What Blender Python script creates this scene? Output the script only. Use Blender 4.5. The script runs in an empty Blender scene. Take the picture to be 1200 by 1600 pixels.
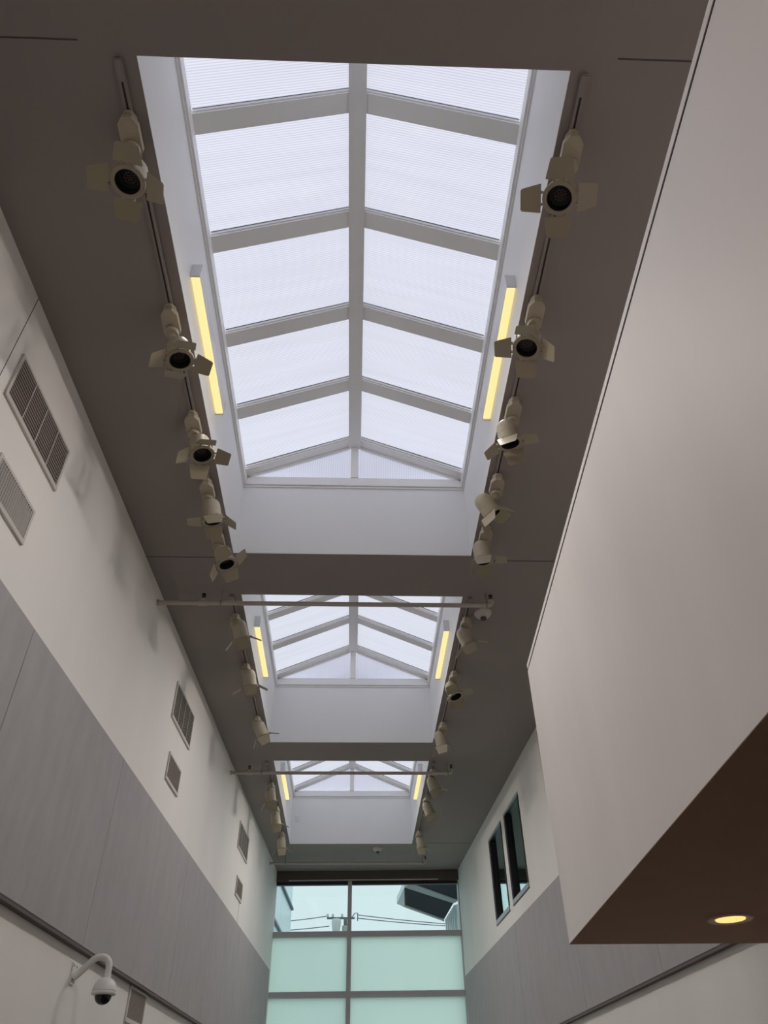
import bpy, bmesh, math, random
from mathutils import Vector, Matrix
random.seed(7)
sc = bpy.context.scene
C = sc.collection

# ---------------------------------------------------------------- units
U = 4.0          # survey unit (camera-to-ceiling height) in metres
EYE = 1.6        # camera height above the floor
def V(x, y, z): return Vector((U * x, U * y, U * z + EYE))

# ---------------------------------------------------------------- camera
cam_data = bpy.data.cameras.new('camera')
cam = bpy.data.objects.new('camera', cam_data); C.objects.link(cam)
FPX, PITCH, YAW, ROLL = 1163.66, math.radians(40.513), math.radians(2.6207), math.radians(-0.9025)
cy, sy, cp, sp = math.cos(YAW), math.sin(YAW), math.cos(PITCH), math.sin(PITCH)
Fw = Vector((sy * cp, cy * cp, sp)); Rt = Vector((cy, -sy, 0)); Up = Rt.cross(Fw)
R2 = Rt * math.cos(ROLL) + Up * math.sin(ROLL); U2 = -Rt * math.sin(ROLL) + Up * math.cos(ROLL)
cam.matrix_world = Matrix.Translation((0, 0, EYE)) @ Matrix((R2, U2, -Fw)).transposed().to_4x4()
cam_data.sensor_fit = 'VERTICAL'; cam_data.sensor_height = 36.0
cam_data.lens = 36.0 * FPX / 1600.0
cam_data.clip_start = 0.05; cam_data.clip_end = 500
sc.camera = cam

# ---------------------------------------------------------------- sky (bright overcast) and exposure
world = bpy.data.worlds.new('overcast_sky'); sc.world = world; world.use_nodes = True
nt = world.node_tree; nt.nodes.clear()
out = nt.nodes.new('ShaderNodeOutputWorld'); bg = nt.nodes.new('ShaderNodeBackground')
tc = nt.nodes.new('ShaderNodeTexCoord'); sep = nt.nodes.new('ShaderNodeSeparateXYZ')
ramp = nt.nodes.new('ShaderNodeValToRGB'); nz = nt.nodes.new('ShaderNodeTexNoise'); mx = nt.nodes.new('ShaderNodeMixRGB')
nt.links.new(tc.outputs['Generated'], sep.inputs[0]); nt.links.new(sep.outputs['Z'], ramp.inputs[0])
ramp.color_ramp.elements[0].position = 0.0; ramp.color_ramp.elements[0].color = (1.00, 1.04, 1.06, 1)
ramp.color_ramp.elements[1].position = 1.0; ramp.color_ramp.elements[1].color = (1.10, 1.11, 1.20, 1)
nz.inputs['Scale'].default_value = 2.2; nz.inputs['Detail'].default_value = 4
nt.links.new(tc.outputs['Generated'], nz.inputs['Vector'])
mx.blend_type = 'MULTIPLY'; mx.inputs[0].default_value = 0.16
nt.links.new(ramp.outputs[0], mx.inputs[1]); nt.links.new(nz.outputs['Fac'], mx.inputs[2])
nt.links.new(mx.outputs[0], bg.inputs[0]); bg.inputs[1].default_value = 1.15
nt.links.new(bg.outputs[0], out.inputs[0])
vs = sc.view_settings
sc.display_settings.display_device = 'sRGB'
vs.view_transform = 'Standard'; vs.look = 'None'; vs.gamma = 1.0; vs.use_curve_mapping = False
vs.exposure = 0.0
cyc = sc.cycles
cyc.max_bounces = 16; cyc.diffuse_bounces = 10; cyc.transparent_max_bounces = 16; cyc.transmission_bounces = 8
cyc.sample_clamp_indirect = 4.0

# ---------------------------------------------------------------- materials
def mat(name, col, rough=0.6, metal=0.0, var=0.0, vscale=3.0, bump=0.0, bscale=60.0, emit=None, estr=0.0, stretch=None, spec=0.5):
    m = bpy.data.materials.new(name); m.use_nodes = True
    t = m.node_tree; b = t.nodes['Principled BSDF']
    b.inputs['Base Color'].default_value = (*col, 1); b.inputs['Roughness'].default_value = rough
    b.inputs['Metallic'].default_value = metal; b.inputs['Specular IOR Level'].default_value = spec
    if emit: b.inputs['Emission Color'].default_value = (*emit, 1); b.inputs['Emission Strength'].default_value = estr
    if var or bump:
        g = t.nodes.new('ShaderNodeTexCoord'); mp = t.nodes.new('ShaderNodeMapping')
        if stretch: mp.inputs['Scale'].default_value = stretch
        t.links.new(g.outputs['Object'], mp.inputs[0])
    if var:
        n = t.nodes.new('ShaderNodeTexNoise'); n.inputs['Scale'].default_value = vscale; n.inputs['Detail'].default_value = 6
        t.links.new(mp.outputs[0], n.inputs['Vector'])
        r = t.nodes.new('ShaderNodeMapRange'); r.inputs[1].default_value = 0.3; r.inputs[2].default_value = 0.7
        r.inputs[3].default_value = 1 - var; r.inputs[4].default_value = 1 + var
        t.links.new(n.outputs['Fac'], r.inputs[0])
        x = t.nodes.new('ShaderNodeVectorMath'); x.operation = 'SCALE'; x.inputs[0].default_value = col
        t.links.new(r.outputs[0], x.inputs['Scale']); t.links.new(x.outputs[0], b.inputs['Base Color'])
    if bump:
        n2 = t.nodes.new('ShaderNodeTexNoise'); n2.inputs['Scale'].default_value = bscale; n2.inputs['Detail'].default_value = 3
        t.links.new(g.outputs['Object'], n2.inputs['Vector'])
        bp = t.nodes.new('ShaderNodeBump'); bp.inputs['Strength'].default_value = bump; bp.inputs['Distance'].default_value = 0.004
        t.links.new(n2.outputs['Fac'], bp.inputs['Height']); t.links.new(bp.outputs[0], b.inputs['Normal'])
    return m

def glazing(name, tint, white, clear_part, axis=None, pitch=0.02, depth=0.12, gloss=0.04):
    """Daylight glazing: part of the light passes straight, part is scattered; optional multiwall ribs."""
    m = bpy.data.materials.new(name); m.use_nodes = True; t = m.node_tree; t.nodes.clear()
    o = t.nodes.new('ShaderNodeOutputMaterial')
    tr = t.nodes.new('ShaderNodeBsdfTransparent'); tl = t.nodes.new('ShaderNodeBsdfTranslucent')
    gl = t.nodes.new('ShaderNodeBsdfGlossy'); gl.inputs['Roughness'].default_value = 0.05
    gl.inputs['Color'].default_value = (1, 1, 1, 1)
    m1 = t.nodes.new('ShaderNodeMixShader'); m2 = t.nodes.new('ShaderNodeMixShader')
    m1.inputs[0].default_value = clear_part; m2.inputs[0].default_value = gloss
    tr.inputs['Color'].default_value = (*tint, 1); tl.inputs['Color'].default_value = (*white, 1)
    t.links.new(tl.outputs[0], m1.inputs[1]); t.links.new(tr.outputs[0], m1.inputs[2])
    t.links.new(m1.outputs[0], m2.inputs[1]); t.links.new(gl.outputs[0], m2.inputs[2])
    t.links.new(m2.outputs[0], o.inputs[0])
    if axis is not None:
        g = t.nodes.new('ShaderNodeTexCoord'); s = t.nodes.new('ShaderNodeSeparateXYZ')
        t.links.new(g.outputs['Object'], s.inputs[0])
        mu = t.nodes.new('ShaderNodeMath'); mu.operation = 'MULTIPLY'; mu.inputs[1].default_value = 2 * math.pi / pitch
        si = t.nodes.new('ShaderNodeMath'); si.operation = 'SINE'
        t.links.new(s.outputs[axis], mu.inputs[0]); t.links.new(mu.outputs[0], si.inputs[0])
        r = t.nodes.new('ShaderNodeMapRange'); r.inputs[1].default_value = -1; r.inputs[2].default_value = 0.4
        r.inputs[3].default_value = 1 - depth; r.inputs[4].default_value = 1
        t.links.new(si.outputs[0], r.inputs[0])
        n = t.nodes.new('ShaderNodeTexNoise'); n.inputs['Scale'].default_value = 5; n.inputs['Detail'].default_value = 3
        mp = t.nodes.new('ShaderNodeMapping'); mp.inputs['Scale'].default_value = (0.15, 3, 0.15)
        t.links.new(g.outputs['Object'], mp.inputs[0]); t.links.new(mp.outputs[0], n.inputs['Vector'])
        r2 = t.nodes.new('ShaderNodeMapRange'); r2.inputs[1].default_value = 0.3; r2.inputs[2].default_value = 0.7
        r2.inputs[3].default_value = 0.97; r2.inputs[4].default_value = 1.03; t.links.new(n.outputs['Fac'], r2.inputs[0])
        mm = t.nodes.new('ShaderNodeMath'); mm.operation = 'MULTIPLY'
        t.links.new(r.outputs[0], mm.inputs[0]); t.links.new(r2.outputs[0], mm.inputs[1])
        for sh, col in ((tr, tint), (tl, white)):
            x = t.nodes.new('ShaderNodeVectorMath'); x.operation = 'SCALE'; x.inputs[0].default_value = col
            t.links.new(mm.outputs[0], x.inputs['Scale']); t.links.new(x.outputs[0], sh.inputs['Color'])
    return m

M = {}
M['wall'] = mat('white_wall_paint', (0.88, 0.855, 0.825), 0.7, var=0.025, vscale=1.6, bump=0.15, bscale=45, stretch=(1, 1, .25))
M['ceiling'] = mat('ceiling_paint', (0.31, 0.272, 0.255), 0.8, var=0.015, vscale=1.2, bump=0.1)
M['shaft'] = mat('shaft_white_paint', (0.86, 0.86, 0.86), 0.6, var=0.01, vscale=2)
M['panel'] = mat('grey_acoustic_fabric', (0.44, 0.43, 0.44), 0.95, var=0.05, vscale=9, bump=0.5, bscale=220, stretch=(1, 1, .3))
M['panel_edge'] = mat('panel_edge_shade', (0.16, 0.13, 0.13), 0.8)  # dark colour painting the shade under the panels' lower edge
M['joint'] = mat('control_joint_shadow', (0.10, 0.09, 0.085), 0.9)
M['mezz'] = mat('balcony_front_plaster', (0.90, 0.845, 0.82), 0.5, var=0.045, vscale=1.3, bump=0.12, bscale=12, stretch=(1, 1, .22))
M['soffit'] = mat('brown_soffit_paint', (0.36, 0.22, 0.15), 0.8, var=0.05, vscale=5, bump=0.3, bscale=150)
M['floor'] = mat('tan_floor', (0.07, 0.06, 0.05), 0.5, var=0.08, vscale=2)
M['frame_grey'] = mat('grey_painted_aluminium', (0.90, 0.89, 0.87), 0.45, var=0.02)
M['frame_white'] = mat('white_curb_metal', (0.90, 0.895, 0.89), 0.4)
M['mullion'] = mat('bronze_grey_aluminium', (0.62, 0.57, 0.60), 0.45, metal=0.0)
M['head'] = mat('dark_head_beam', (0.10, 0.088, 0.075), 0.6)
M['dark_frame'] = mat('dark_bronze_frame', (0.03, 0.028, 0.03), 0.4)
M['light_frame'] = mat('light_aluminium_flange', (0.42, 0.43, 0.44), 0.4, metal=0.3)
M['cream'] = mat('cream_enamel', (0.45, 0.40, 0.295), 0.4, var=0.02, vscale=20)
M['cream_in'] = mat('cream_enamel_door', (0.37, 0.32, 0.225), 0.45)
M['black'] = mat('black_baffle', (0.006, 0.005, 0.006), 0.6)
M['led'] = mat('unlit_led_lens', (0.16, 0.09, 0.09), 0.3, var=0.1, vscale=40)
M['track'] = mat('track_enamel', (0.30, 0.265, 0.25), 0.5)
M['slot'] = mat('track_slot', (0.03, 0.012, 0.015), 0.6)
M['metal'] = mat('brushed_feed_cover', (0.55, 0.54, 0.52), 0.35, metal=0.6)
M['pipe'] = mat('pipe_paint', (0.52, 0.46, 0.41), 0.5, var=0.04, vscale=8)
M['brass'] = mat('dark_sprinkler_metal', (0.02, 0.02, 0.02), 0.4, metal=0.6)
M['rod'] = mat('hanger_rod_steel', (0.33, 0.29, 0.26), 0.5, metal=0.4)
M['grille'] = mat('grille_frame_paint', (0.66, 0.62, 0.58), 0.5)
M['blade'] = mat('grille_blade_paint', (0.42, 0.36, 0.33), 0.5)
M['void'] = mat('recess_darkness', (0.012, 0.010, 0.010), 0.9)  # near-black colour standing in for shade inside grilles and the cap gap
M['filter'] = mat('return_filter_mesh', (0.10, 0.09, 0.07), 0.9, var=0.1, vscale=60)
M['tube'] = mat('warm_linear_lens', (0.25, 0.21, 0.14), 0.5, emit=(1.0, 0.82, 0.36), estr=0.98)
M['fixture'] = mat('fixture_white_enamel', (0.74, 0.75, 0.76), 0.4)
M['down'] = mat('warm_downlight_lens', (0.9, 0.8, 0.6), 0.5, emit=(1.0, 0.70, 0.20), estr=1.1)
M['downtrim'] = mat('downlight_trim', (0.62, 0.45, 0.38), 0.45)
M['plastic'] = mat('white_plastic', (0.78, 0.77, 0.75), 0.35)
M['smoke'] = mat('detector_plastic', (0.62, 0.58, 0.55), 0.5)
M['dome'] = mat('smoked_dome', (0.008, 0.008, 0.012), 0.08)
M['rubber'] = mat('black_gasket', (0.02, 0.02, 0.025), 0.7)
M['clad'] = mat('pale_blue_glass_cladding', (0.72, 0.90, 0.92), 0.25, var=0.03)
M['clad_dark'] = mat('blue_grey_ledge_metal', (0.14, 0.18, 0.22), 0.5)
M['navy'] = mat('navy_soffit_metal', (0.012, 0.022, 0.03), 0.7, var=0.1, spec=0.1)
M['eave'] = mat('pale_eave_trim', (0.42, 0.45, 0.44), 0.5)
M['corrug'] = mat('corrugated_pale_metal', (0.80, 0.84, 0.84), 0.5)
M['ground'] = mat('outside_concrete', (0.38, 0.38, 0.37), 0.9, var=0.08)
M['wire'] = mat('black_cable', (0.10, 0.13, 0.15), 0.6)
M['pole'] = mat('weathered_pole', (0.40, 0.42, 0.40), 0.8, var=0.1)
M['transf'] = mat('transformer_grey', (0.62, 0.66, 0.63), 0.4)
M['poly'] = glazing('multiwall_polycarbonate', (0.69, 0.695, 0.75), (0.76, 0.765, 0.83), 0.55, axis=1, pitch=0.0158, depth=0.20)
M['poly_gable'] = glazing('multiwall_gable', (0.74, 0.75, 0.84), (0.80, 0.81, 0.92), 0.10, axis=0, pitch=0.0222, depth=0.13)
M['glass'] = glazing('clear_tinted_glass', (0.80, 0.885, 0.885), (0.6, 0.7, 0.7), 0.992, gloss=0.03)
M['frost'] = glazing('frosted_green_glass', (0.62, 0.74, 0.69), (0.86, 0.99, 0.93), 0.12, gloss=0.03)

# ---------------------------------------------------------------- mesh helpers
def mesh_from(bm, name, m, smooth=False):
    bmesh.ops.recalc_face_normals(bm, faces=bm.faces[:])
    me = bpy.data.meshes.new(name); bm.to_mesh(me); bm.free()
    me.materials.append(m)
    if smooth:
        for p in me.polygons: p.use_smooth = True
        me.set_sharp_from_angle(angle=math.radians(35))
    return me
def link(name, me, parent=None, mw=None):
    o = bpy.data.objects.new(name, me); C.objects.link(o)
    if parent is not None: o.parent = parent
    if mw is not None: o.matrix_local = mw
    return o
def part(name, bm, m, parent=None, smooth=False):
    """bm is in world coordinates; the object keeps its origin at the parent's."""
    if parent is not None:
        off = wloc(parent)
        bmesh.ops.translate(bm, verts=bm.verts[:], vec=-off)
    return link(name, mesh_from(bm, name, m, smooth), parent)
def wloc(o):
    l = Vector(o.location)
    while o.parent is not None: o = o.parent; l = l + o.location
    return l
def thing(name, label, cat, loc, group=None):
    o = bpy.data.objects.new(name, None); C.objects.link(o); o.location = loc; o.empty_display_size = 0.1
    o['label'] = label; o['category'] = cat
    if group: o['group'] = group
    return o
def struct(name, loc=(0, 0, 0), me=None, label=None, cat=None):
    o = bpy.data.objects.new(name, me); C.objects.link(o); o.location = loc; o['kind'] = 'structure'
    if label: o['label'] = label
    if cat: o['category'] = cat
    return o
def hexa(bm, p):
    """p: 8 points, bottom 4 then top 4."""
    v = [bm.verts.new(q) for q in p]
    for f in ((0, 1, 2, 3), (4, 5, 6, 7), (0, 1, 5, 4), (1, 2, 6, 5), (2, 3, 7, 6), (3, 0, 4, 7)):
        bm.faces.new([v[i] for i in f])
def box(bm, a, b):
    x0, y0, z0 = a; x1, y1, z1 = b
    hexa(bm, [(x0, y0, z0), (x1, y0, z0), (x1, y1, z0), (x0, y1, z0), (x0, y0, z1), (x1, y0, z1), (x1, y1, z1), (x0, y1, z1)])
def ubox(bm, a, b):            # the same in survey units
    box(bm, V(*a), V(*b))
def prism(bm, pts, vec):
    vec = Vector(vec); n = len(pts)
    a = [bm.verts.new(p) for p in pts]; b = [bm.verts.new(Vector(p) + vec) for p in pts]
    bm.faces.new(a); bm.faces.new(b[::-1])
    for i in range(n): bm.faces.new((a[i], a[(i + 1) % n], b[(i + 1) % n], b[i]))
def lathe(bm, prof, n=24, mw=Matrix.Identity(4)):
    rings = []
    for r, z in prof:
        if r < 1e-6: rings.append([bm.verts.new(mw @ Vector((0, 0, z)))])
        else: rings.append([bm.verts.new(mw @ Vector((r * math.cos(2 * math.pi * i / n), r * math.sin(2 * math.pi * i / n), z))) for i in range(n)])
    for A, B in zip(rings, rings[1:]):
        for i in range(n):
            j = (i + 1) % n
            if len(A) == 1 and len(B) == 1: continue
            if len(A) == 1: bm.faces.new((A[0], B[i], B[j]))
            elif len(B) == 1: bm.faces.new((A[i], A[j], B[0]))
            else: bm.faces.new((A[i], A[j], B[j], B[i]))
def tube(bm, pts, r, n=12, cap=True):
    pts = [Vector(p) for p in pts]; rings = []
    prev = None
    for i, p in enumerate(pts):
        d = (pts[min(i + 1, len(pts) - 1)] - pts[max(i - 1, 0)]).normalized()
        if prev is None:
            a = d.orthogonal().normalized()
        else: a = (prev - d * prev.dot(d)).normalized()
        prev = a; b = d.cross(a)
        rr = r[i] if isinstance(r, (list, tuple)) else r
        rings.append([bm.verts.new(p + (a * math.cos(2 * math.pi * k / n) + b * math.sin(2 * math.pi * k / n)) * rr) for k in range(n)])
    for A, B in zip(rings, rings[1:]):
        for k in range(n): bm.faces.new((A[k], A[(k + 1) % n], B[(k + 1) % n], B[k]))
    if cap: bm.faces.new(rings[0][::-1]); bm.faces.new(rings[-1])
def frame_m(loc, ux, uy, uz):
    return Matrix.Translation(loc) @ Matrix((ux, uy, uz)).transposed().to_4x4()

# ---------------------------------------------------------------- wall frames
def xL(y): return -0.5255 + 0.0441 * y          # left wall face
def xR(y): return 0.6662 - 0.0453 * y           # right wall face
NL = Vector((1, -0.0441, 0)).normalized(); NR = Vector((-1, -0.0453, 0)).normalized()
def PL(y, z, d=0.0): return V(xL(y), y, z) + NL * d
def PR(y, z, d=0.0): return V(xR(y), y, z) + NR * d
def wbox(bm, P, y0, y1, z0, z1, d0, d1):
    hexa(bm, [P(y0, z0, d0), P(y1, z0, d0), P(y1, z0, d1), P(y0, z0, d1), P(y0, z1, d0), P(y1, z1, d0), P(y1, z1, d1), P(y0, z1, d1)])
YN, YF = -2.3, 3.83
FLOOR = -0.4
def yE(x): return 3.815 - 0.0276 * (x + 0.363)   # end glazing plane
def ebox(bm, x0, x1, z0, z1, d0, d1):            # d: metres towards the room
    def P(x, z, d): return V(x, yE(x), z) + Vector((0, -d, 0))
    hexa(bm, [P(x0, z0, d0), P(x1, z0, d0), P(x1, z0, d1), P(x0, z0, d1), P(x0, z1, d0), P(x1, z1, d0), P(x1, z1, d1), P(x0, z1, d1)])

# ================================================================= STRUCTURE
bm = bmesh.new(); ubox(bm, (-0.85, YN, FLOOR - .03), (1.45, 3.86, FLOOR))
struct('floor', me=mesh_from(bm, 'floor', M['floor']))
bm = bmesh.new(); ubox(bm, (-30, -40, FLOOR - .06), (30, 60, FLOOR - .035))
struct('ground', me=mesh_from(bm, 'ground', M['ground']))

XA, XB = -0.2734, 0.2527
SKY_BACK = [(-2.10, -1.15, [-1.92, -1.74, -1.55, -1.35]), (-0.95, 0.17, [-0.74, -0.54, -0.34, -0.14])]  # added out of view, to bring more daylight onto the walls
SKY = [(0.3334, 1.3154, [0.504, 0.7095, 0.916, 1.111]),
       (1.4764, 2.3192, [1.575, 1.755, 1.935, 2.112]),
       (2.4692, 3.3737, [2.565, 2.765, 2.965, 3.163])]
CT = 0.006
bm = bmesh.new()
ubox(bm, (-0.75, YN, 1.0), (XA, 3.86, 1.0 + CT)); ubox(bm, (XB, YN, 1.0), (1.45, 3.86, 1.0 + CT))
ys = [YN] + [v for s in SKY_BACK + SKY for v in s[:2]] + [3.86]
for a, b in zip(ys[::2], ys[1::2]): ubox(bm, (XA, a, 1.0), (XB, b, 1.0 + CT))
ceiling = struct('ceiling', me=mesh_from(bm, 'ceiling', M['ceiling']))
for y0, y1, _ in SKY_BACK + SKY:
    T = 0.02; e = 0.0004
    for a, b in (((XA - T, y0 - T, 1.0005), (XA + e, y1 + T, 1.226)), ((XB - e, y0 - T, 1.0005), (XB + T, y1 + T, 1.226)),
                 ((XA + e, y0 - T, 1.0005), (XB - e, y0 + e, 1.226)), ((XA + e, y1 - e, 1.0005), (XB - e, y1 + T, 1.226))):
        bm = bmesh.new(); ubox(bm, a, b); part('shaft_wall', bm, M['shaft'], ceiling)
for y, x0, x1 in ((0.3185, -0.52, -0.339), (0.3185, 0.307, 0.64), (1.3315, -0.47, -0.30), (1.3315, 0.285, 0.60), (3.362, 0.32, 0.51)):
    bm = bmesh.new(); ubox(bm, (x0, y - .0009, 0.9994), (x1, y + .0009, 1.0)); part('control_joint', bm, M['joint'], ceiling)

# left wall
bm = bmesh.new(); wbox(bm, PL, YN, YF, FLOOR, 1.0, 0, -0.2)
wl = struct('wall_left', me=mesh_from(bm, 'wall_left', M['wall']))
for y, z0, z1 in ((0.6755, 0.59, 1.0), (2.893, 0.585, 0.665)):
    bm = bmesh.new(); wbox(bm, PL, y - .0007, y + .0007, z0, z1, 0, 0.001); part('control_joint', bm, M['joint'], wl)
# acoustic panels of the left wall
edges = [-2.28, -1.93, -1.45, -0.97, -0.49, -0.01, 0.475, 0.958, 1.435, 2.048, 2.43, 2.893, 3.70]
for a, b in zip(edges, edges[1:]):
    bm = bmesh.new(); wbox(bm, PL, a + .0008, b - .0008, 0.2625, 0.585, 0.0, 0.05)
    bmesh.ops.bevel(bm, geom=bm.edges[:], offset=0.003, segments=1, affect='EDGES')
    part('acoustic_panel', bm, M['panel'], wl)
bm = bmesh.new(); wbox(bm, PL, -2.28, 3.70, 0.2575, 0.2622, 0.0, 0.046); part('panel_edge_shade', bm, M['panel_edge'], wl)  # painted shade line below the panels

# right wall with two narrow window openings
WIN = [(2.515, 2.742, 0.617, 0.912), (2.803, 3.030, 0.615, 0.910)]
bm = bmesh.new(); TW = -0.10
wbox(bm, PR, YN, WIN[0][0], FLOOR, 1.0, 0, TW); wbox(bm, PR, WIN[0][1], WIN[1][0], FLOOR, 1.0, 0, TW); wbox(bm, PR, WIN[1][1], YF, FLOOR, 1.0, 0, TW)
for w in WIN:
    wbox(bm, PR, w[0], w[1], FLOOR, w[2], 0, TW); wbox(bm, PR, w[0], w[1], w[3], 1.0, 0, TW)
wr = struct('wall_right', me=mesh_from(bm, 'wall_right', M['wall']))
edges = [-0.2, 0.4, 1.0, 1.598, 2.09, 2.72, 3.70]
for a, b in zip(edges, edges[1:]):
    bm = bmesh.new(); wbox(bm, PR, a + .0008, b - .0008, 0.243, 0.557, 0.0, 0.05)
    bmesh.ops.bevel(bm, geom=bm.edges[:], offset=0.003, segments=1, affect='EDGES')
    part('acoustic_panel', bm, M['panel'], wr)
bm = bmesh.new(); wbox(bm, PR, -0.2, 3.70, 0.238, 0.2427, 0.0, 0.046); part('panel_edge_shade', bm, M['panel_edge'], wr)  # same painted shade line on this wall

# wall behind the viewer, and the room beyond the right wall
bm = bmesh.new(); ubox(bm, (-0.85, YN - .05, FLOOR), (1.45, YN, 1.0)); struct('wall_back', me=mesh_from(bm, 'wall_back', M['wall']))
bm = bmesh.new(); ubox(bm, (1.40, 1.9, FLOOR), (1.45, 3.80, 1.0)); ubox(bm, (0.63, 1.9, FLOOR), (1.40, 1.95, 1.0))
struct('wall_adjoining', me=mesh_from(bm, 'wall_adjoining', M['wall']))

# ---- skylights
def skylight(idx, y0, y1, bars):
    xc = (XA + XB) / 2; ze, zr = 1.226, 1.331
    w = struct(f'window_{idx}', loc=V(xc, (y0 + y1) / 2, 1.2))
    e = 0.0004
    # curb frame: four lengths
    for a, b in (((XA + e, y0, 1.201), (XA + .007, y1, 1.226)), ((XB - .007, y0, 1.201), (XB - e, y1, 1.226)),
                 ((XA + .007, y0 + e, 1.201), (XB - .007, y0 + .007, 1.226)), ((XA + .007, y1 - .007, 1.201), (XB - .007, y1 - e, 1.226))):
        bm = bmesh.new(); ubox(bm, a, b)
        bmesh.ops.bevel(bm, geom=bm.edges[:], offset=0.003, segments=1, affect='EDGES'); part('curb_trim', bm, M['frame_white'], w)
    for a, b in (((XA + e, y0, 1.196), (XA + .0035, y1, 1.2005)), ((XB - .0035, y0, 1.196), (XB - e, y1, 1.2005)),
                 ((XA + .0035, y1 - .0035, 1.196), (XB - .0035, y1 - e, 1.2005))):
        bm = bmesh.new(); ubox(bm, a, b); part('shadow_trim', bm, M['frame_grey'], w)
    # ridge beam
    bm = bmesh.new(); ubox(bm, (xc - .0148, y0 + .002, zr - .003), (xc + .0148, y1 - .002, zr + .03)); 
    ubox(bm, (xc - .0085, y0 + .002, zr - .0045), (xc + .0085, y1 - .002, zr - .003))
    part('ridge_beam', bm, M['frame_grey'], w)
    def rafter(ya, yb, side, dz=0.0, h=0.011, m='frame_grey', name='rafter'):
        xe = XA + .006 if side < 0 else XB - .006
        xr = xc + side * .0146
        bm = bmesh.new()
        p = [V(xe, ya, ze + dz), V(xr, ya, zr + dz), V(xr, yb, zr + dz), V(xe, yb, ze + dz)]
        hexa(bm, p + [q + Vector((0, 0, U * h)) for q in p]); part(name, bm, M[m], w)
    gl = 0.0115
    bnds = [y0 + .005] + bars + [y1 - .014]
    for s in (-1, 1):
        for b in bars: rafter(b - .016, b + .016, s)
        rafter(y1 - .030, y1 - .007, s); rafter(y0 + .004, y0 + .03, s)
        # gable glazing frames
        rafter(y1 - .007, y1 - .001, s, dz=-.006, h=.012)
        # glazing bars standing on each rafter's near edge: pale gasket strip and dark line
        for b in bars + [y1 - .014]:
            rafter(b - .0185, b - .0162, s, dz=.0045, h=.007, m='frame_white', name='glazing_bead')
            rafter(b - .0200, b - .0192, s, dz=.0098, h=.0012, m='rubber', name='gasket')
        # panes
        for a, b in zip(bnds, bnds[1:]):
            xe = XA + .002 if s < 0 else XB - .002
            bm = bmesh.new()
            p = [V(xe, a, ze + gl), V(xc + s * .004, a, zr + gl + .002), V(xc + s * .004, b, zr + gl + .002), V(xe, b, ze + gl)]
            vs_ = [bm.verts.new(q) for q in p]; bm.faces.new(vs_)
            o = part('pane', bm, M['poly'], w)
        # triangular gable panes at both ends
        for yy in (y1 - .0035, y0 + .003):
            xe = XA + .01 if s < 0 else XB - .01
            bm = bmesh.new()
            vs_ = [bm.verts.new(q) for q in (V(xe, yy, 1.2262), V(xc, yy, 1.2262), V(xc, yy, zr + .006), V(xe, yy, ze + .008))]; bm.faces.new(vs_)
            part('gable_pane', bm, M['poly_gable'], w)
    for yy in (y1 - .006, y0 + .002):
        bm = bmesh.new(); ubox(bm, (xc - .009, yy - .003, 1.226), (xc + .009, yy + .003, zr)); part('gable_mullion', bm, M['frame_grey'], w)
    return w
for i, s in enumerate(SKY): skylight(i + 1, *s)
for i, s in enumerate(SKY_BACK): skylight(i + 7, *s)      # unseen skylights added behind the viewer for more light on the walls

# ---- end glazing wall (window_4), continuing past the right wall
XG0, XG1 = -0.372, 1.40
w4 = struct('window_4', loc=V(0.05, 3.80, 0.3))
bm = bmesh.new(); ebox(bm, XG0, XG1, 0.957, 1.0, -.10, 0.10); part('head_beam', bm, M['head'], w4)
bm = bmesh.new(); ebox(bm, XG0, XG1, 0.944, 0.957, -.05, 0.03); part('head_frame', bm, M['dark_frame'], w4)
bm = bmesh.new(); ebox(bm, -0.30, 0.40, 0.9575, 0.9605, 0.10, 0.106); part('shade_rail', bm, M['frame_grey'], w4)
TZ = [0.7375, 0.5065, 0.2755, 0.0445, -0.1865]
XM = [-0.366, -0.0135, 0.497, 0.86, 1.23]
for z in TZ:
    for a, b in zip(XM, XM[1:]):
        bm = bmesh.new(); ebox(bm, a + .006, b - .006, z - .0115, z + .0115, -.06, 0.055); 
        bmesh.ops.bevel(bm, geom=bm.edges[:], offset=0.003, segments=1, affect='EDGES'); part('transom', bm, M['mullion'], w4)
for x in XM:
    hw = .0095 if x > -.3 and x < .4 else .006
    bm = bmesh.new(); ebox(bm, x - hw, x + hw, FLOOR, 0.957, -.06, 0.06); part('mullion', bm, M['mullion'], w4)
ZZ = [0.95] + TZ + [FLOOR + .01]
for k, (za, zb) in enumerate(zip(ZZ, ZZ[1:])):
    for a, b in zip(XM, XM[1:]):
        bm = bmesh.new(); ebox(bm, a, b, zb, za, -0.004, 0.004)
        part('clear_pane' if k == 0 else 'frosted_pane', bm, M['glass'] if k == 0 else M['frost'], w4)

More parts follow.
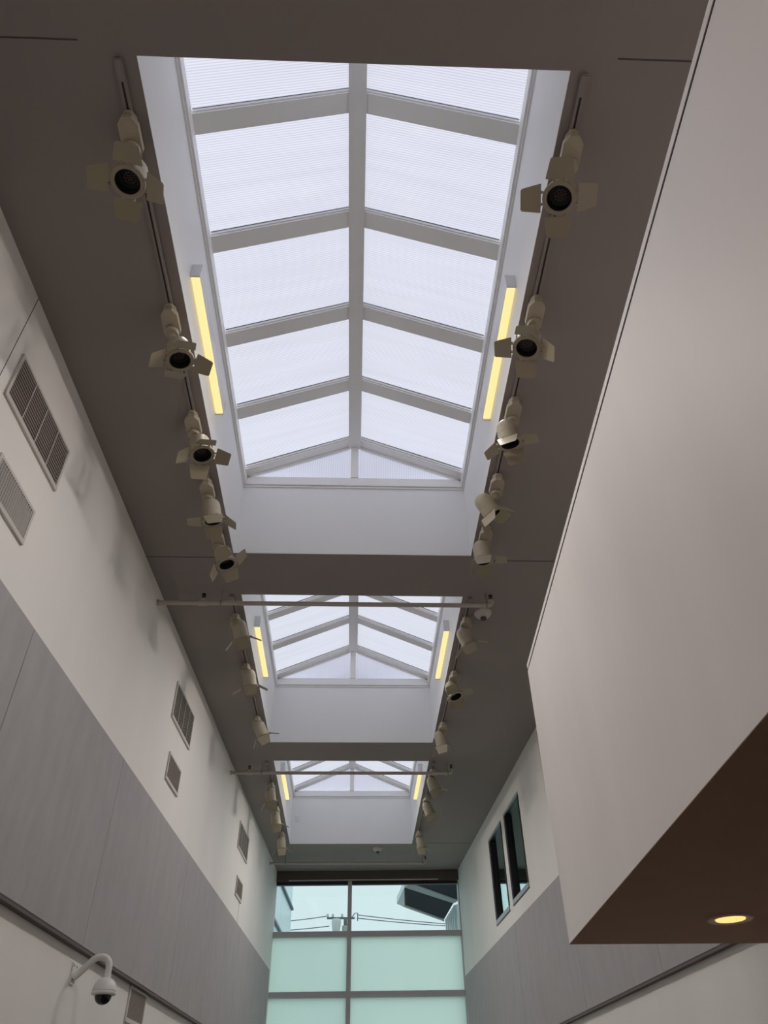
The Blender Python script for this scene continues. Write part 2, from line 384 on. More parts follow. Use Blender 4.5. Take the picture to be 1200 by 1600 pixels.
# ---- the two narrow windows in the right wall
for i, (y0, y1, z0, z1) in enumerate(WIN):
    w = struct(f'window_{5 + i}', loc=PR((y0 + y1) / 2, z0))
    f = .0052
    for nm, mm, a in (('jamb', 'dark_frame', (y1 - .013, y1 - .0005, z0, z1, 0.0, TW)), ('jamb', 'dark_frame', (y0 + .0005, y0 + .005, z0, z1, 0, TW)),
                      ('head_lining', 'dark_frame', (y0 + .005, y1 - .013, z1 - .006, z1 - .0005, 0, TW)), ('sill_lining', 'light_frame', (y0 + .005, y1 - .013, z0 + .0005, z0 + .006, 0, TW)),
                      ('flange', 'light_frame', (y0, y1, z0 - .001, z0 + .013, 0.0, 0.014)), ('flange', 'light_frame', (y0, y1, z1 - .008, z1 + .001, 0.0, 0.014)),
                      ('flange', 'dark_frame', (y0 - .001, y0 + .004, z0 + .013, z1 - .008, 0, 0.014)), ('flange', 'light_frame', (y1 - .005, y1 + .001, z0 + .013, z1 - .008, 0, 0.014)),
                      ('gasket', 'dark_frame', (y0 - .002, y1 + .002, z0 - .0035, z0 - .001, 0, 0.012))):
        bm = bmesh.new(); wbox(bm, PR, *a); part(nm, bm, M[mm], w)
    bm = bmesh.new(); wbox(bm, PR, y0 + .004, y1 - .012, z0 + .005, z1 - .005, -0.060, -0.066); part('pane', bm, M['glass'], w)

# ---- mezzanine front box at upper right
Yb, zb, zt = 1.10, 0.2002, 0.615
sl = 0.046
def xM(y): return 0.2846 + sl * (y - Yb)
NM = Vector((-1, sl, 0)).normalized()
def PM(y, z, d=0.0): return V(xM(y), y, z) + NM * d
Y0m = -2.285
mz = struct('trim_1', loc=V(xM(Yb), Yb, zb))
mz['label'] = 'pale plaster mezzanine front jutting in at upper right with brown underside'
bm = bmesh.new()
p = [PM(Y0m, zb + .0008), V(xR(Y0m), Y0m, zb + .0008), V(xR(Yb), Yb, zb + .0008), PM(Yb, zb + .0008)]
q = [Vector((v.x, v.y, V(0, 0, zt - .0168).z)) for v in p]
hexa(bm, p + q); part('balcony_front', bm, M['mezz'], mz)
bm = bmesh.new()
p = [PM(Y0m, zb), V(xR(Y0m), Y0m, zb), V(xR(Yb), Yb, zb), PM(Yb, zb)]
hexa(bm, p + [v + Vector((0, 0, .003)) for v in p]); part('soffit', bm, M['soffit'], mz)
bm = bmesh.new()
wbox(bm, PM, Y0m, Yb - .012, zt - .0166, zt - .0126, -0.10, -0.003); part('reveal_shade', bm, M['void'], mz)  # flush black strip paints the shade of the gap below the cap
bm = bmesh.new()
wbox(bm, PM, Y0m, Yb, zt - .0125, zt - .0045, -0.12, 0.0); part('cap', bm, M['mezz'], mz)
# mezzanine floor is below the parapet: hollow look from above is not visible, keep the parapet solid

# ================================================================= THINGS
# ---- track lighting
TX = {'L': -0.2955, 'R': 0.2705}
TRK = [(0.340, 1.318), (1.480, 2.330), (2.475, 3.385)]
track_words = {('L', 0): 'foremost left', ('R', 0): 'foremost right', ('L', 1): 'middle left', ('R', 1): 'middle right', ('L', 2): 'farthest left', ('R', 2): 'farthest right'}
sky_words = ['the largest, nearest skylight', 'the middle skylight', 'the smallest, farthest skylight']
for side in 'LR':
    for k, (a, b) in enumerate(TRK):
        x = TX[side]
        t = thing('lighting_track', f'slim ceiling lighting track along the {"left" if side == "L" else "right"} edge of {sky_words[k]}', 'lighting track', V(x, (a + b) / 2, 1.0), 'ceiling lighting tracks')
        bm = bmesh.new()
        X = U * x
        for x0, x1 in ((X - .018, X - .006), (X + .006, X + .018)):
            box(bm, (x0, U * a, U + EYE - .022), (x1, U * b, U + EYE))
        box(bm, (X - .006, U * a, U + EYE - .006), (X + .006, U * b, U + EYE))
        part('rail', bm, M['track'], t)
        bm = bmesh.new(); box(bm, (X - .0058, U * a + .01, U + EYE - .0195), (X + .0058, U * b - .01, U + EYE - .0062)); part('slot', bm, M['slot'], t)
        bm = bmesh.new(); box(bm, (X - .019, U * a - .02, U + EYE - .024), (X + .019, U * a + .09, U + EYE))
        bmesh.ops.bevel(bm, geom=bm.edges[:], offset=0.006, segments=2, affect='EDGES'); part('feed_cover', bm, M['track'], t, True)
        bm = bmesh.new(); box(bm, (X - .019, U * b, U + EYE - .023), (X + .019, U * b + .012, U + EYE)); part('end_cap', bm, M['track'], t)

# shared meshes of a spotlight
def adapter_mesh():
    bm = bmesh.new()
    def hexplan(hw, y0, y1, ch, z0, z1):
        pts = [(-hw, y0 + ch, z0), (-hw * .45, y0, z0), (hw * .45, y0, z0), (hw, y0 + ch, z0), (hw, y1 - ch, z0), (hw * .5, y1, z0), (-hw * .5, y1, z0), (-hw, y1 - ch, z0)]
        prism(bm, pts, (0, 0, z1 - z0))
    hexplan(.052, -.152, .055, .040, -.088, -.052)
    hexplan(.038, -.160, .050, .030, -.0515, -.022)
    bmesh.ops.bevel(bm, geom=bm.edges[:], offset=0.0025, segments=1, affect='EDGES')
    return mesh_from(bm, 'adapter_box', M['cream'])
def connector_mesh():
    bm = bmesh.new(); lathe(bm, [(0, -.164), (.013, -.162), (.016, -.150), (.016, -.12), (0, -.12)], 16, Matrix.Translation((0, 0, -.038)) @ Matrix.Rotation(math.radians(-90), 4, 'X') @ Matrix.Identity(4))
    return mesh_from(bm, 'connector', M['cream'], True)
def knuckle_mesh():
    bm = bmesh.new(); lathe(bm, [(0, -.088), (.030, -.088), (.043, -.092), (.045, -.098), (.045, -.112), (.041, -.118), (0, -.119)], 28)
    return mesh_from(bm, 'knuckle', M['cream'], True)
def housing_mesh():
    bm = bmesh.new(); R = .067
    prof = [(R * math.sin(a), -R * math.cos(a)) for a in [math.radians(x) for x in range(0, 91, 10)]]
    prof[0] = (0, -R)
    prof += [(R, .045), (R * .985, .046), (R * .985, .049), (R, .05), (R, .104), (R * .93, .104), (R * .93, .06), (0, .06)]
    lathe(bm, prof, 32); return mesh_from(bm, 'housing', M['cream'], True)
def ring_mesh():
    bm = bmesh.new(); R = .081
    lathe(bm, [(.068, .1045), (R, .1045), (R, .120), (R - .004, .123), (.0605, .123), (.0585, .120), (.0585, .112), (.068, .106), (.068, .1045)], 32)
    for k in range(4):
        a = math.pi / 2 * k; mw = Matrix.Rotation(a, 4, 'Z')
        for sx in (-.028, .028):
            s = bmesh.new(); box(s, (sx - .005, .078, .108), (sx + .005, .090, .124))
            tmp = bpy.data.meshes.new('t'); s.to_mesh(tmp); s.free(); tmp.transform(mw); bm.from_mesh(tmp); bpy.data.meshes.remove(tmp)
    return mesh_from(bm, 'trim_ring', M['cream_in'], True)
def baffle_mesh():
    bm = bmesh.new(); lathe(bm, [(.0598, .121), (.0575, .121), (.050, .080), (.036, .072), (0, .072), ], 28); return mesh_from(bm, 'baffle', M['black'], True)
def led_mesh():
    bm = bmesh.new()
    for n, rr in ((1, 0), (6, .013), (12, .0255)):
        for k in range(n):
            a = 2 * math.pi * k / n + .2
            mw = Matrix.Translation((rr * math.cos(a), rr * math.sin(a), .0725))
            lathe(bm, [(.0052, 0), (.0045, .003), (0, .0045)], 8, mw)
    return mesh_from(bm, 'led_cluster', M['led'], True)
def door_mesh():
    bm = bmesh.new(); t = .0016
    pts = [(-.066, 0, 0), (.066, 0, 0), (.068, 0, .006), (.053, 0, .090), (.045, 0, .097), (-.045, 0, .097), (-.053, 0, .090), (-.068, 0, .006)]
    pts = [(x, -t / 2, z) for x, y, z in pts]
    prism(bm, pts, (0, t, 0)); return mesh_from(bm, 'barn_door', M['cream_in'])
SM = dict(adapter=adapter_mesh(), connector=connector_mesh(), knuckle=knuckle_mesh(), housing=housing_mesh(), ring=ring_mesh(), baffle=baffle_mesh(), led=led_mesh(), door=door_mesh())

# name, track y of the knuckle, head base, aim, door-up, door angles (top, right, bottom, left)
LAMPS = [
    ('L1', 1.732, (-1.157, 1.785, 3.769), (-0.021, -0.054, -0.998), (0.200, -0.979, 0.049), (80, 62, 78, 60)),
    ('L2', 2.855, (-1.126, 2.888, 3.790), (0.220, 0.027, -0.975), (0.366, -0.929, 0.057), (62, 70, 115, 60)),
    ('L3', 3.729, (-1.127, 3.740, 3.816), (0.279, -0.046, -0.959), (0.320, -0.937, 0.138), (60, 72, 50, 60)),
    ('L4', 4.425, (-1.146, 4.433, 3.817), (0.234, 0.189, -0.954), (0.151, -0.976, -0.156), (24, 45, 55, 100)),
    ('L5', 5.047, (-1.137, 5.044, 3.832), (0.394, 0.006, -0.919), (-0.081, -0.996, -0.042), (110, 110, 60, 40)),
    ('L6', 6.241, (-1.131, 6.223, 3.843), (0.270, 0.422, -0.865), (0.117, -0.907, -0.405), (12, 55, 35, 50)),
    ('L7', 7.223, (-1.138, 7.206, 3.845), (0.191, 0.267, -0.945), (0.096, -0.963, -0.252), (8, 55, 50, 65)),
    ('L8', 8.502, (-1.146, 8.479, 3.851), (0.437, 0.317, -0.842), (0.073, -0.945, -0.318), (12, 60, 40, 40)),
    ('L9', 10.634, (-1.184, 10.627, 3.837), (0.189, 0.246, -0.951), (0.084, -0.969, -0.234), (12, 15, 30, 40)),
    ('L10', 11.611, (-1.185, 11.605, 3.836), (0.190, 0.220, -0.957), (0.076, -0.975, -0.209), (8, 55, 30, 15)),
    ('L11', 12.801, (-1.180, 12.790, 3.843), (0.116, 0.190, -0.975), (0.076, -0.980, -0.182), (8, 45, 30, 40)),
    ('R1', 1.755, (1.034, 1.816, 3.764), (-0.308, -0.129, -0.943), (-0.137, -0.974, 0.178), (115, 115, 65, 75)),
    ('R2', 2.732, (1.040, 2.760, 3.802), (-0.256, -0.051, -0.965), (-0.170, -0.981, 0.097), (60, 50, 52, 78)),
    ('R3', 3.550, (1.032, 3.557, 3.824), (0.118, 0.171, -0.978), (-0.397, -0.895, -0.204), (32, 75, 15, 65)),
    ('R4', 4.322, (0.978, 4.331, 3.822), (0.534, 0.233, -0.813), (-0.570, -0.611, -0.549), (42, 30, 55, 22)),
    ('R5', 4.958, (1.045, 4.949, 3.843), (0.048, 0.102, -0.994), (-0.220, -0.969, -0.110), (22, 80, 60, 15)),
    ('R6', 6.370, (1.060, 6.348, 3.855), (0.400, 0.219, -0.890), (-0.309, -0.882, -0.356), (22, 60, 60, 60)),
    ('R7', 7.469, (1.053, 7.457, 3.849), (0.317, -0.140, -0.938), (-0.333, -0.943, 0.028), (110, 75, 60, 10)),
    ('R8', 8.754, (1.043, 8.738, 3.849), (0.221, 0.214, -0.951), (-0.230, -0.937, -0.264), (25, 20, 110, 35)),
    ('R9', 10.240, (1.071, 10.223, 3.850), (0.286, 0.204, -0.936), (-0.130, -0.960, -0.248), (12, 60, 60, 60)),
    ('R10', 11.250, (1.085, 11.221, 3.862), (0.350, 0.216, -0.911), (-0.112, -0.956, -0.270), (5, 30, 50, 30)),
    ('R11', 12.876, (1.103, 12.845, 3.866), (0.080, 0.194, -0.978), (-0.089, -0.975, -0.201), (8, 35, 30, 45)),
]
LAB = {
 'L1': 'cream track spotlight nearest on the left track, round lens facing the viewer',
 'L2': 'second cream spotlight on the foremost left track, in front of the glowing strip light',
 'L3': 'third cream spotlight on the foremost left track, its right door dark against the white shaft',
 'L4': 'fourth cream spotlight on the foremost left track, front door tilted over its lens',
 'L5': 'last cream spotlight on the foremost left track, at the near skylight\'s far corner, aimed right',
 'L6': 'first cream domed spotlight on the middle left track, just below the sprinkler pipe',
 'L7': 'second of three cream domed spotlights on the middle left track, below the strip light',
 'L8': 'last cream domed spotlight on the middle left track, tilted right beside the skylight corner',
 'L9': 'first of three small cream spotlights on the farthest left track, nearest the pipe',
 'L10': 'middle of three small cream spotlights on the farthest left track',
 'L11': 'last small cream spotlight on the farthest left track, at the end near the window wall',
 'R1': 'cream track spotlight nearest on the right track, dark door over the shaft',
 'R2': 'second cream spotlight on the foremost right track, dark door before the glowing strip',
 'R3': 'third cream spotlight on the foremost right track, pale front door half over the lens',
 'R4': 'fourth cream spotlight on the foremost right track, turned sharply to the right',
 'R5': 'last cream spotlight on the foremost right track, pointing straight down at the skylight corner',
 'R6': 'first cream spotlight on the middle right track, beside the smoke detector',
 'R7': 'second cream spotlight on the middle right track, dark lens opening in view',
 'R8': 'last cream spotlight on the middle right track, two pale doors open like a beak',
 'R9': 'first small cream spotlight on the farthest right track, behind the pipe',
 'R10': 'second small cream spotlight on the farthest right track, tilted right',
 'R11': 'last small cream spotlight on the farthest right track, above the farthest pipe end',
}
for (key, yk, c0, aim, upv, ang) in LAMPS:
    x = TX[key[0]] * U
    base = Vector((x, yk, U + EYE))
    t = thing('track_spotlight', LAB[key], 'spotlight', base, 'track spotlights under the skylights')
    turn = Matrix.Rotation(math.pi, 4, 'Z') if key in ('L6', 'L7', 'L8', 'L9', 'L10', 'L11') else Matrix.Identity(4)
    link('adapter_box', SM['adapter'], t, turn); link('connector', SM['connector'], t, turn); link('knuckle', SM['knuckle'], t)
    a = Vector(aim).normalized(); u = Vector(upv); u = (u - a * u.dot(a)).normalized()
    Rm = frame_m(Vector(c0) + Vector((0, 0, EYE)) - base, u.cross(a), u, a) @ Matrix.Scale(1.06, 4)
    h = link('housing', SM['housing'], t, Rm)
    # short arm from the knuckle to the dome
    bm = bmesh.new()
    p0 = Vector((0, 0, -.115)); p1 = Rm.translation
    tube(bm, [p0, p0.lerp(p1, .5), p1], [.016, .018, .022], 12)
    link('arm', mesh_from(bm, 'arm', M['cream'], True), t)
    link('baffle', SM['baffle'], h); link('led_cluster', SM['led'], h)
    r = link('trim_ring', SM['ring'], t, Rm)
    for k in range(4):
        if ang[k] > 108: ang_k = 118
        else: ang_k = ang[k]
        th = math.radians(ang_k)
        mw = Rm @ Matrix.Rotation(-math.pi / 2 * k, 4, 'Z') @ Matrix.Translation((0, .087, .118)) @ Matrix.Rotation(-th, 4, 'X')
        link('barn_door', SM['door'], t, mw)

STRIP_FILL_W = 47.0
# ---- linear strip lights inside the shafts
STR = [(-1, 'L', -0.54, -0.24, 1.061), (-1, 'R', -0.54, -0.24, 1.061), (-2, 'L', -1.78, -1.48, 1.061), (-2, 'R', -1.78, -1.48, 1.061),  # behind the viewer: unseen strips added for extra light
       (0, 'L', 0.667, 0.963, 1.061), (0, 'R', 0.674, 0.967, 1.064), (1, 'L', 1.716, 2.000, 1.062), (1, 'R', 1.735, 2.012, 1.066),
       (2, 'L', 2.716, 3.02, 1.063), (2, 'R', 2.722, 3.01, 1.061)]
for k, side, a, b, z in STR:
    s = 1 if side == 'L' else -1
    x0 = (XA + .0006) if side == 'L' else (XB - .0006)
    X0 = U * x0
    where = sky_words[k] if k >= 0 else ('the added, unseen skylight just behind the viewer' if k == -1 else 'the added, unseen skylight farthest behind the viewer')
    t = thing('strip_light', f'glowing warm linear light on the {"left" if s > 0 else "right"} shaft wall of {where}', 'light', V(x0, (a + b) / 2, z), 'linear strip lights in the skylight shafts')
    Zb = U * z + EYE
    def bx(bm, d0, d1, za, zb2, ya, yb): box(bm, (min(X0 + s * d0, X0 + s * d1), ya, Zb + za), (max(X0 + s * d0, X0 + s * d1), yb, Zb + zb2))
    bm = bmesh.new(); bx(bm, 0, .060, .012, .125, U * a + .01, U * b - .01); part('housing', bm, M['fixture'], t)
    bm = bmesh.new(); bx(bm, .003, .058, -.004, .0118, U * a + .012, U * b - .012)
    bmesh.ops.bevel(bm, geom=bm.edges[:], offset=0.005, segments=2, affect='EDGES'); part('lens', bm, M['tube'], t, True)
    for ya, yb in ((U * a, U * a + .01), (U * b - .01, U * b)):
        bm = bmesh.new(); bx(bm, 0, .063, -.006, .128, ya, yb); part('end_cap', bm, M['fixture'], t)

    # three soft spots added along the lens, tipped inward to brighten the hall walls
    for f in (.2, .5, .8):
        ld = bpy.data.lights.new('strip_wall_fill', 'SPOT'); ld.energy = STRIP_FILL_W; ld.color = (1.0, 0.92, 0.85)
        ld.spot_size = math.radians(114); ld.spot_blend = 1.0; ld.shadow_soft_size = .05
        lo = bpy.data.objects.new('strip_wall_fill', ld); C.objects.link(lo); lo.parent = t
        lo.location = Vector((X0 + s * .05, U * (a + (b - a) * f), Zb - .012)) - t.location
        lo.rotation_euler = (0, -s * math.radians(43), 0)

# ---- left wall grilles
def grille(y0, y1, z0, z1, kind, label, group, single=True):
    yc, zc = (y0 + y1) / 2, (z0 + z1) / 2
    t = thing('air_grille', label, 'air vent', PL(yc, zc), group)
    fw = 0.0070
    bm = bmesh.new()
    wbox(bm, PL, y0, y1, z0, z0 + fw, 0, .017); wbox(bm, PL, y0, y1, z1 - fw * .7, z1, 0, .014)
    wbox(bm, PL, y0, y0 + fw * .8, z0 + fw, z1 - fw * .7, 0, .014); wbox(bm, PL, y1 - fw * .8, y1, z0 + fw, z1 - fw * .7, 0, .014)
    part('frame', bm, M['grille'], t)
    ya, yb, za, zb_ = y0 + fw * .8, y1 - fw * .8, z0 + fw, z1 - fw * .7
    bm = bmesh.new(); wbox(bm, PL, ya, yb, za, zb_, 0, .002); part('duct_back', bm, M['void'] if kind != 'mesh' else M['filter'], t)
    if kind == 'h':
        n = 13
        for i in range(n):
            z = za + (zb_ - za) * (i + .5) / n; bm = bmesh.new()
            hexa(bm, [PL(ya, z - .0004, .006), PL(yb, z - .0004, .006), PL(yb, z + .0008, .012), PL(ya, z + .0008, .012), PL(ya, z - .0002, .006), PL(yb, z - .0002, .006), PL(yb, z + .0011, .012), PL(ya, z + .0011, .012)])
            part('blade', bm, M['blade'], t)
        for i in range(1, 4):
            y = ya + (yb - ya) * i / 4; bm = bmesh.new(); wbox(bm, PL, y - .0010, y + .0010, za, zb_, .0142, .016); part('divider', bm, M['grille'], t)
    elif kind == 'v':
        n = 20
        for i in range(n):
            y = ya + (yb - ya) * (i + .5) / n; bm = bmesh.new()
            hexa(bm, [PL(y - .0010, za, .006), PL(y - .0003, za, .006), PL(y + .0010, za, .014), PL(y + .0003, za, .014), PL(y - .0010, zb_, .006), PL(y - .0003, zb_, .006), PL(y + .0010, zb_, .014), PL(y + .0003, zb_, .014)])
            part('blade', bm, M['grille'], t)
    else:
        n = 26; bm = bmesh.new()
        for i in range(n):
            y = ya + (yb - ya) * (i + .5) / n; wbox(bm, PL, y - .0008, y + .0006, za, zb_, .003, .010)
        o = part('fine_louvers', bm, M['blade'], t); o['kind'] = 'stuff'
grille(0.697, 0.900, 0.803, 0.892, 'h', 'largest white framed return grille with thin horizontal blades, high on left wall', 'wide return grilles')
grille(1.721, 1.924, 0.807, 0.902, 'h', 'middle sized return grille with fine blades, high on left wall near the pipe', 'wide return grilles')
grille(2.742, 2.948, 0.804, 0.893, 'h', 'farthest wide return grille, high on the left wall under the far pipe', 'wide return grilles')
grille(0.742, 0.868, 0.669, 0.733, 'v', 'supply grille with upright louvers cut by the left picture edge', 'small supply grilles')
grille(1.759, 1.885, 0.670, 0.735, 'mesh', 'small square grille below the middle return grille on left wall', 'small supply grilles')
grille(2.792, 2.917, 0.664, 0.726, 'mesh', 'smallest farthest grille above the grey panel top on left wall', 'small supply grilles')
grille(1.780, 1.907, 0.196, 0.257, 'mesh', 'low grille just under the grey panel edge, right of the security camera', 'small supply grilles')

# ---- sprinkler pipes
PZ = 0.965
PIPES = [(1.461, -0.3565, 0.318, 'nearest cream sprinkler pipe crossing in front of the middle skylight'),
         (2.487, -0.3545, 0.331, 'second cream sprinkler pipe crossing in front of the farthest skylight'),
         (3.530, None, 0.324, 'farthest sprinkler pipe running just before the window wall')]
for y, xt, xe, lab in PIPES:
    t = thing('sprinkler_pipe', lab, 'pipe', V(xL(y), y, PZ), 'sprinkler pipes below the ceiling')
    r = .0215
    bm = bmesh.new()
    pts = [V(xL(y) + .0003, y, PZ), V(xe - .012, y, PZ)]
    for k in range(1, 7):
        a = math.radians(15 * k); pts.append(V(xe - .012 + .010 * math.sin(a), y, PZ + .010 * (1 - math.cos(a))))
    pts.append(V(xe - .002, y, PZ + .013))
    tube(bm, pts, r, 16); part('pipe', bm, M['pipe'], t, True)
    fits = [(V(xe - .026, y, PZ), V(xe - .016, y, PZ), 1.3), (V(xe - .002, y, PZ + .0085), V(xe - .002, y, PZ + .0145), 1.25), (V(xL(y) + .0003, y, PZ), V(xL(y) + .004, y, PZ), 1.35)]
    for f0, f1, k in fits:
        bm = bmesh.new(); tube(bm, [f0, f1], r * k, 16); part('fitting', bm, M['pipe'], t, True)
    if xt is not None:
        bm = bmesh.new(); tube(bm, [V(xt - .011, y, PZ), V(xt + .011, y, PZ)], r * 1.3, 16); tube(bm, [V(xt, y, PZ), V(xt, y, PZ + .0105)], r * 1.15, 16)
        part('tee_fitting', bm, M['pipe'], t, True)
    heads = [(xe - .002, PZ + .0145)] + ([(xt, PZ + .0105)] if xt is not None else [])
    for hx, hz in heads:
        bm = bmesh.new(); P0 = V(hx, y, hz)
        lathe(bm, [(0, 0), (.013, 0), (.013, .012), (.009, .014), (.009, .02), (0, .02)], 12, Matrix.Translation(P0))
        for s in (-1, 1):
            tube(bm, [P0 + Vector((s * .007, 0, .014)), P0 + Vector((s * .014, 0, .030)), P0 + Vector((s * .010, 0, .044)), P0 + Vector((0, 0, .050))], .004, 6)
        tube(bm, [P0 + Vector((0, 0, .014)), P0 + Vector((0, 0, .05))], .004, 8)
        lathe(bm, [(0, .049), (.019, .050), (.020, .054), (0, .056)], 16, Matrix.Translation(P0)); part('sprinkler_head', bm, M['brass'], t)
    for hx in (xe - .014,) + ((xt + .042,) if xt is not None else (-.30,)):
        bm = bmesh.new(); tube(bm, [V(hx, y, PZ + .004), V(hx, y, 0.9995)], .005, 8)
        tube(bm, [V(hx - .002, y, PZ), V(hx + .002, y, PZ)], r * 1.2, 14); part('hanger_rod', bm, M['rod'], t)

# ---- smoke detectors
for x, y, s, lab in ((0.310, 1.545, 1.0, 'round smoke detector on the ceiling beneath the near pipe\'s right end'),
                     (0.1065, 3.432, 1.0, 'round smoke detector on the ceiling between farthest skylight and window')):
    P0 = V(x, y, 1.0); t = thing('smoke_detector', lab, 'smoke detector', P0, 'ceiling smoke detectors')
    bm = bmesh.new(); lathe(bm, [(0, 0), (.088, 0), (.088, -.012), (.078, -.03), (.045, -.058), (.034, -.060), (0, -.060)], 32, Matrix.Translation(P0)); part('cover', bm, M['smoke'], t, True)
    bm = bmesh.new(); lathe(bm, [(0, -.060), (.030, -.060), (.030, -.074), (.024, -.082), (0, -.083)], 20, Matrix.Translation(P0)); part('sensor_cap', bm, M['joint'], t, True)

# ---- small access plate high on the far shaft wall
t = thing('access_plate', 'small square white access plate on the far shaft wall of the farthest skylight', 'access plate', V(-0.246, 3.373, 1.105))
bm = bmesh.new(); ubox(bm, (-0.2575, 3.3705, 1.0925), (-0.2385, 3.373, 1.118)); bmesh.ops.bevel(bm, geom=bm.edges[:], offset=0.004, segments=1, affect='EDGES'); part('plate', bm, M['frame_white'], t)
bm = bmesh.new(); ubox(bm, (-0.2555, 3.3699, 1.0950), (-0.2405, 3.3705, 1.1155)); part('cover', bm, M['plastic'], t)

# ---- dome camera on its wall bracket
base = PL(1.450, 0.226)
t = thing('security_camera', 'white dome security camera hanging from a curved wall bracket at lower left', 'security camera', base)
bm = bmesh.new(); wbox(bm, PL, 1.439, 1.461, 0.210, 0.241, 0.0, 0.010)
bmesh.ops.bevel(bm, geom=bm.edges[:], offset=0.003, segments=2, affect='EDGES'); part('wall_plate', bm, M['plastic'], t)
bm = bmesh.new()
for dy, dz in ((-.007, -.011), (.007, -.011), (-.007, .011), (.007, .011)):
    p = PL(1.450 + dy, .2255 + dz, .010); tube(bm, [p, p + NL * .004], .006, 8)
part('bolts', bm, M['light_frame'], t)
Yc = 1.452
ctrl = [PL(1.450, .219, .006), V(-.452, Yc, .2265), V(-.441, Yc, .2375), V(-.433, Yc, .2455), V(-.425, Yc, .2495), V(-.416, Yc, .2495), V(-.4085, Yc, .2455), V(-.4050, Yc, .2385), V(-.4045, Yc, .2300), V(-.4045, Yc, .222)]
def smooth_pts(c, n=5):
    o = []
    for i in range(len(c) - 1):
        p0 = c[max(i - 1, 0)]; p1 = c[i]; p2 = c[i + 1]; p3 = c[min(i + 2, len(c) - 1)]
        for k in range(n):
            s = k / n; o.append(.5 * ((2 * p1) + (p2 - p0) * s + (2 * p0 - 5 * p1 + 4 * p2 - p3) * s * s + (3 * p1 - p0 - 3 * p2 + p3) * s ** 3))
    o.append(c[-1]); return o
bm = bmesh.new(); tube(bm, smooth_pts(ctrl), .0215, 18); part('bracket_arm', bm, M['plastic'], t, True)
D0 = V(-.4045, Yc, .2000)
bm = bmesh.new(); lathe(bm, [(0, .098), (.024, .098), (.026, .078), (.045, .070), (.066, .048), (.076, .022), (.078, .006), (.074, .002), (.080, -.002), (.080, -.012), (.070, -.018), (.054, -.019), (0, -.019)], 40, Matrix.Translation(D0)); part('housing', bm, M['plastic'], t, True)
bm = bmesh.new(); lathe(bm, [(.055, -.015)] + [(.054 * math.cos(math.radians(a)), -.022 - .050 * math.sin(math.radians(a))) for a in range(0, 81, 10)] + [(0, -.072)], 32, Matrix.Translation(D0)); part('smoked_dome', bm, M['dome'], t, True)

# ---- recessed downlight in the mezzanine soffit
P0 = V(0.4425, 0.958, zb)
t = thing('recessed_downlight', 'round recessed downlight glowing warm in the brown mezzanine underside', 'light', P0)
bm = bmesh.new(); lathe(bm, [(.074, .001), (.104, .001), (.105, -.004), (.098, -.009), (.078, -.007), (.068, -.001), (.074, .001)], 40, Matrix.Translation(P0)); part('trim_ring', bm, M['downtrim'], t, True)
bm = bmesh.new(); lathe(bm, [(0, -.0085), (.055, -.0078), (.067, -.0065), (.067, -.001), (0, -.001)], 40, Matrix.Translation(P0)); part('lens', bm, M['down'], t, True)
ld = bpy.data.lights.new('downlight_glow', 'SPOT'); ld.energy = 12; ld.color = (1, .72, .4); ld.spot_size = math.radians(120); ld.shadow_soft_size = .06
lo = bpy.data.objects.new('downlight_glow', ld); C.objects.link(lo); lo.parent = t; lo.location = (0, 0, -.02)

# ================================================================= OUTSIDE THE END WINDOW
# wing of the building at left, in line with the left wall
t = thing('building_wing', 'pale blue clad building wing with dark ledges outside the window at left', 'building', V(-.45, 4.3, FLOOR))
def xW(y): return -0.628 + 0.0441 * y
def PW(y, z, d=0.0): return V(xW(y), y, z) + NL * d
ye = 5.34
for a, b in ((3.95, 4.80), (4.80, 5.27), (5.27, ye)):
    for z0, z1 in ((FLOOR, .30), (.30, .60), (.60, .941), (.955, 1.173), (1.188, 1.6)):
        bm = bmesh.new(); wbox(bm, PW, a + .002, b - .002, z0 + .001, z1 - .001, -0.3, 0.0); part('cladding_panel', bm, M['clad'], t)
for z0, z1 in ((.942, .954), (1.174, 1.187)):
    bm = bmesh.new(); wbox(bm, PW, 3.95, ye + (.0 if z0 < 1 else .0), z0, z1, -0.3, 0.05); part('ledge', bm, M['clad_dark'], t)

# overhanging roof eave at right with its corrugated wall
t = thing('neighbour_eave', 'dark navy roof overhang with pale edges outside the window at upper right', 'building', V(.5, 5.3, 1.2))
def E2(x, y, z=1.2): return V(x, y, z)
A, B, Tt, Cc, D = (.311, 4.874), (.336, 5.308), (.284, 5.274), (.634, 5.721), (.651, 5.264)
def slab(bm, pts, z0, z1):
    prism(bm, [E2(x, y, z0) for x, y in pts], (0, 0, U * (z1 - z0)))
S0, S1 = (.345, 4.79), (.672, 5.20)
bm = bmesh.new(); slab(bm, [A, B, Cc, D], 1.2, 1.23); part('soffit_panel', bm, M['navy'], t)
bm = bmesh.new(); slab(bm, [S0, S1, (.76, 5.0), (.45, 4.40)], 1.2, 1.23); part('soffit_panel', bm, M['navy'], t)
bm = bmesh.new(); slab(bm, [(A[0], A[1]), (D[0], D[1]), S1, S0], 1.194, 1.225); part('eave_beam', bm, M['eave'], t)
bm = bmesh.new(); slab(bm, [B, (B[0] - .01, B[1] + .035), (Cc[0] + .004, Cc[1] + .045), Cc], 1.194, 1.235); part('fascia', bm, M['eave'], t)
bm = bmesh.new(); slab(bm, [A, Tt, (B[0] - .01, B[1] + .035), B], 1.196, 1.235); part('end_fascia', bm, M['corrug'], t)
bm = bmesh.new()
n = 6
for i in range(n):
    f0, f1 = i / n, (i + .55) / n
    xa, ya = .640 + .02 * f0, 5.71 - .44 * f0
    box(bm, V(xa - .002, ya - .045, FLOOR), V(xa + .05, ya, 1.194))
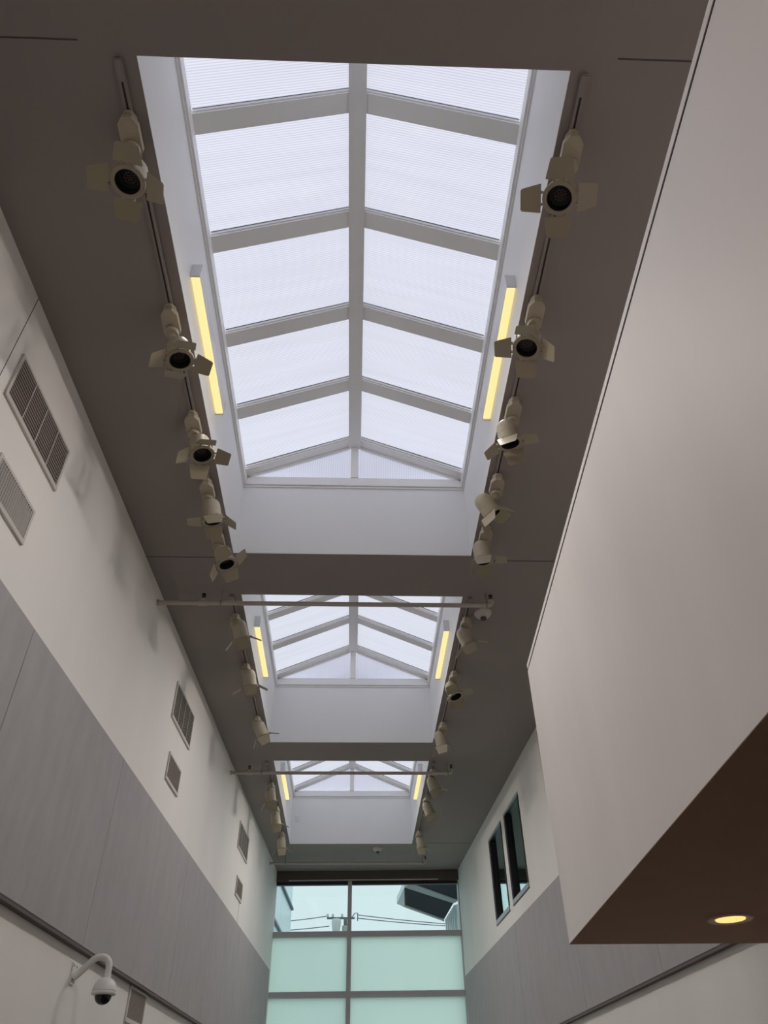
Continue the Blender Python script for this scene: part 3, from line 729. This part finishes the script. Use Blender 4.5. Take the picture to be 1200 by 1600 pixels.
prism(bm, [V(.645, 5.715, FLOOR), V(.668, 5.26, FLOOR), V(.72, 5.26, FLOOR), V(.72, 5.715, FLOOR)], (0, 0, U * 1.59))
o = part('corrugated_wall', bm, M['corrug'], t); o['kind'] = 'stuff'

# utility pole with a transformer, and the cables
py = 7.2
t = thing('utility_pole', 'distant utility pole with grey transformer behind the window mullion', 'pole', V(-.065, py, FLOOR))
bm = bmesh.new(); tube(bm, [V(-.060, py, FLOOR), V(-.060, py, 1.46)], [.17, .11], 14); part('pole', bm, M['pole'], t, True)
bm = bmesh.new(); P0 = V(-.138, py - .04, 1.38)
lathe(bm, [(0, 0), (.07, 0), (.12, .10), (.16, .34), (.16, .46), (.13, .50), (0, .51)], 20, Matrix.Translation(P0)); part('transformer', bm, M['transf'], t, True)
bm = bmesh.new()
box(bm, V(-.22, py - .01, 1.515), V(.02, py + .01, 1.528))
tube(bm, [V(-.06, py, 1.45), V(.02, py, 1.56), V(.045, py, 1.56), V(.045, py, 1.50)], .018, 6)
tube(bm, [V(-.06, py, 1.46), V(-.06, py, 1.525)], .06, 8)
part('crossarm', bm, M['wire'], t)
bm = bmesh.new()
for x in (-.215, -.17, -.09, -.02): lathe(bm, [(.03, 0), (.05, .03), (.03, .06), (.045, .09), (0, .12)], 10, Matrix.Translation(V(x, py, 1.528)))
part('insulators', bm, M['transf'], t, True)
for pts, lab in ((((-.85, 8.6, 1.78), (-.228, 7.2, 1.536)), 'upper cable from the pole towards the left'),
                 (((-.85, 8.6, 1.70), (-.20, 7.2, 1.46)), 'lower cable from the pole towards the left'),
                 (((.05, 7.2, 1.545), (1.00, 8.2, 1.672)), 'upper cable sagging from the pole to the right'),
                 (((.05, 7.2, 1.520), (1.00, 8.2, 1.655)), 'lower cable sagging from the pole to the right')):
    (x0, y0, z0), (x1, y1, z1) = pts; bm = bmesh.new(); pp = []
    for i in range(17):
        s = i / 16; pp.append(V(x0 + (x1 - x0) * s, y0 + (y1 - y0) * s, z0 + (z1 - z0) * s - .022 * s * (1 - s)))
    tube(bm, pp, .015, 6)
    o = link('power_cable', mesh_from(bm, 'power_cable', M['wire'], True)); o['label'] = 'thin dark ' + lab; o['category'] = 'cable'; o['group'] = 'overhead cables outside the window'
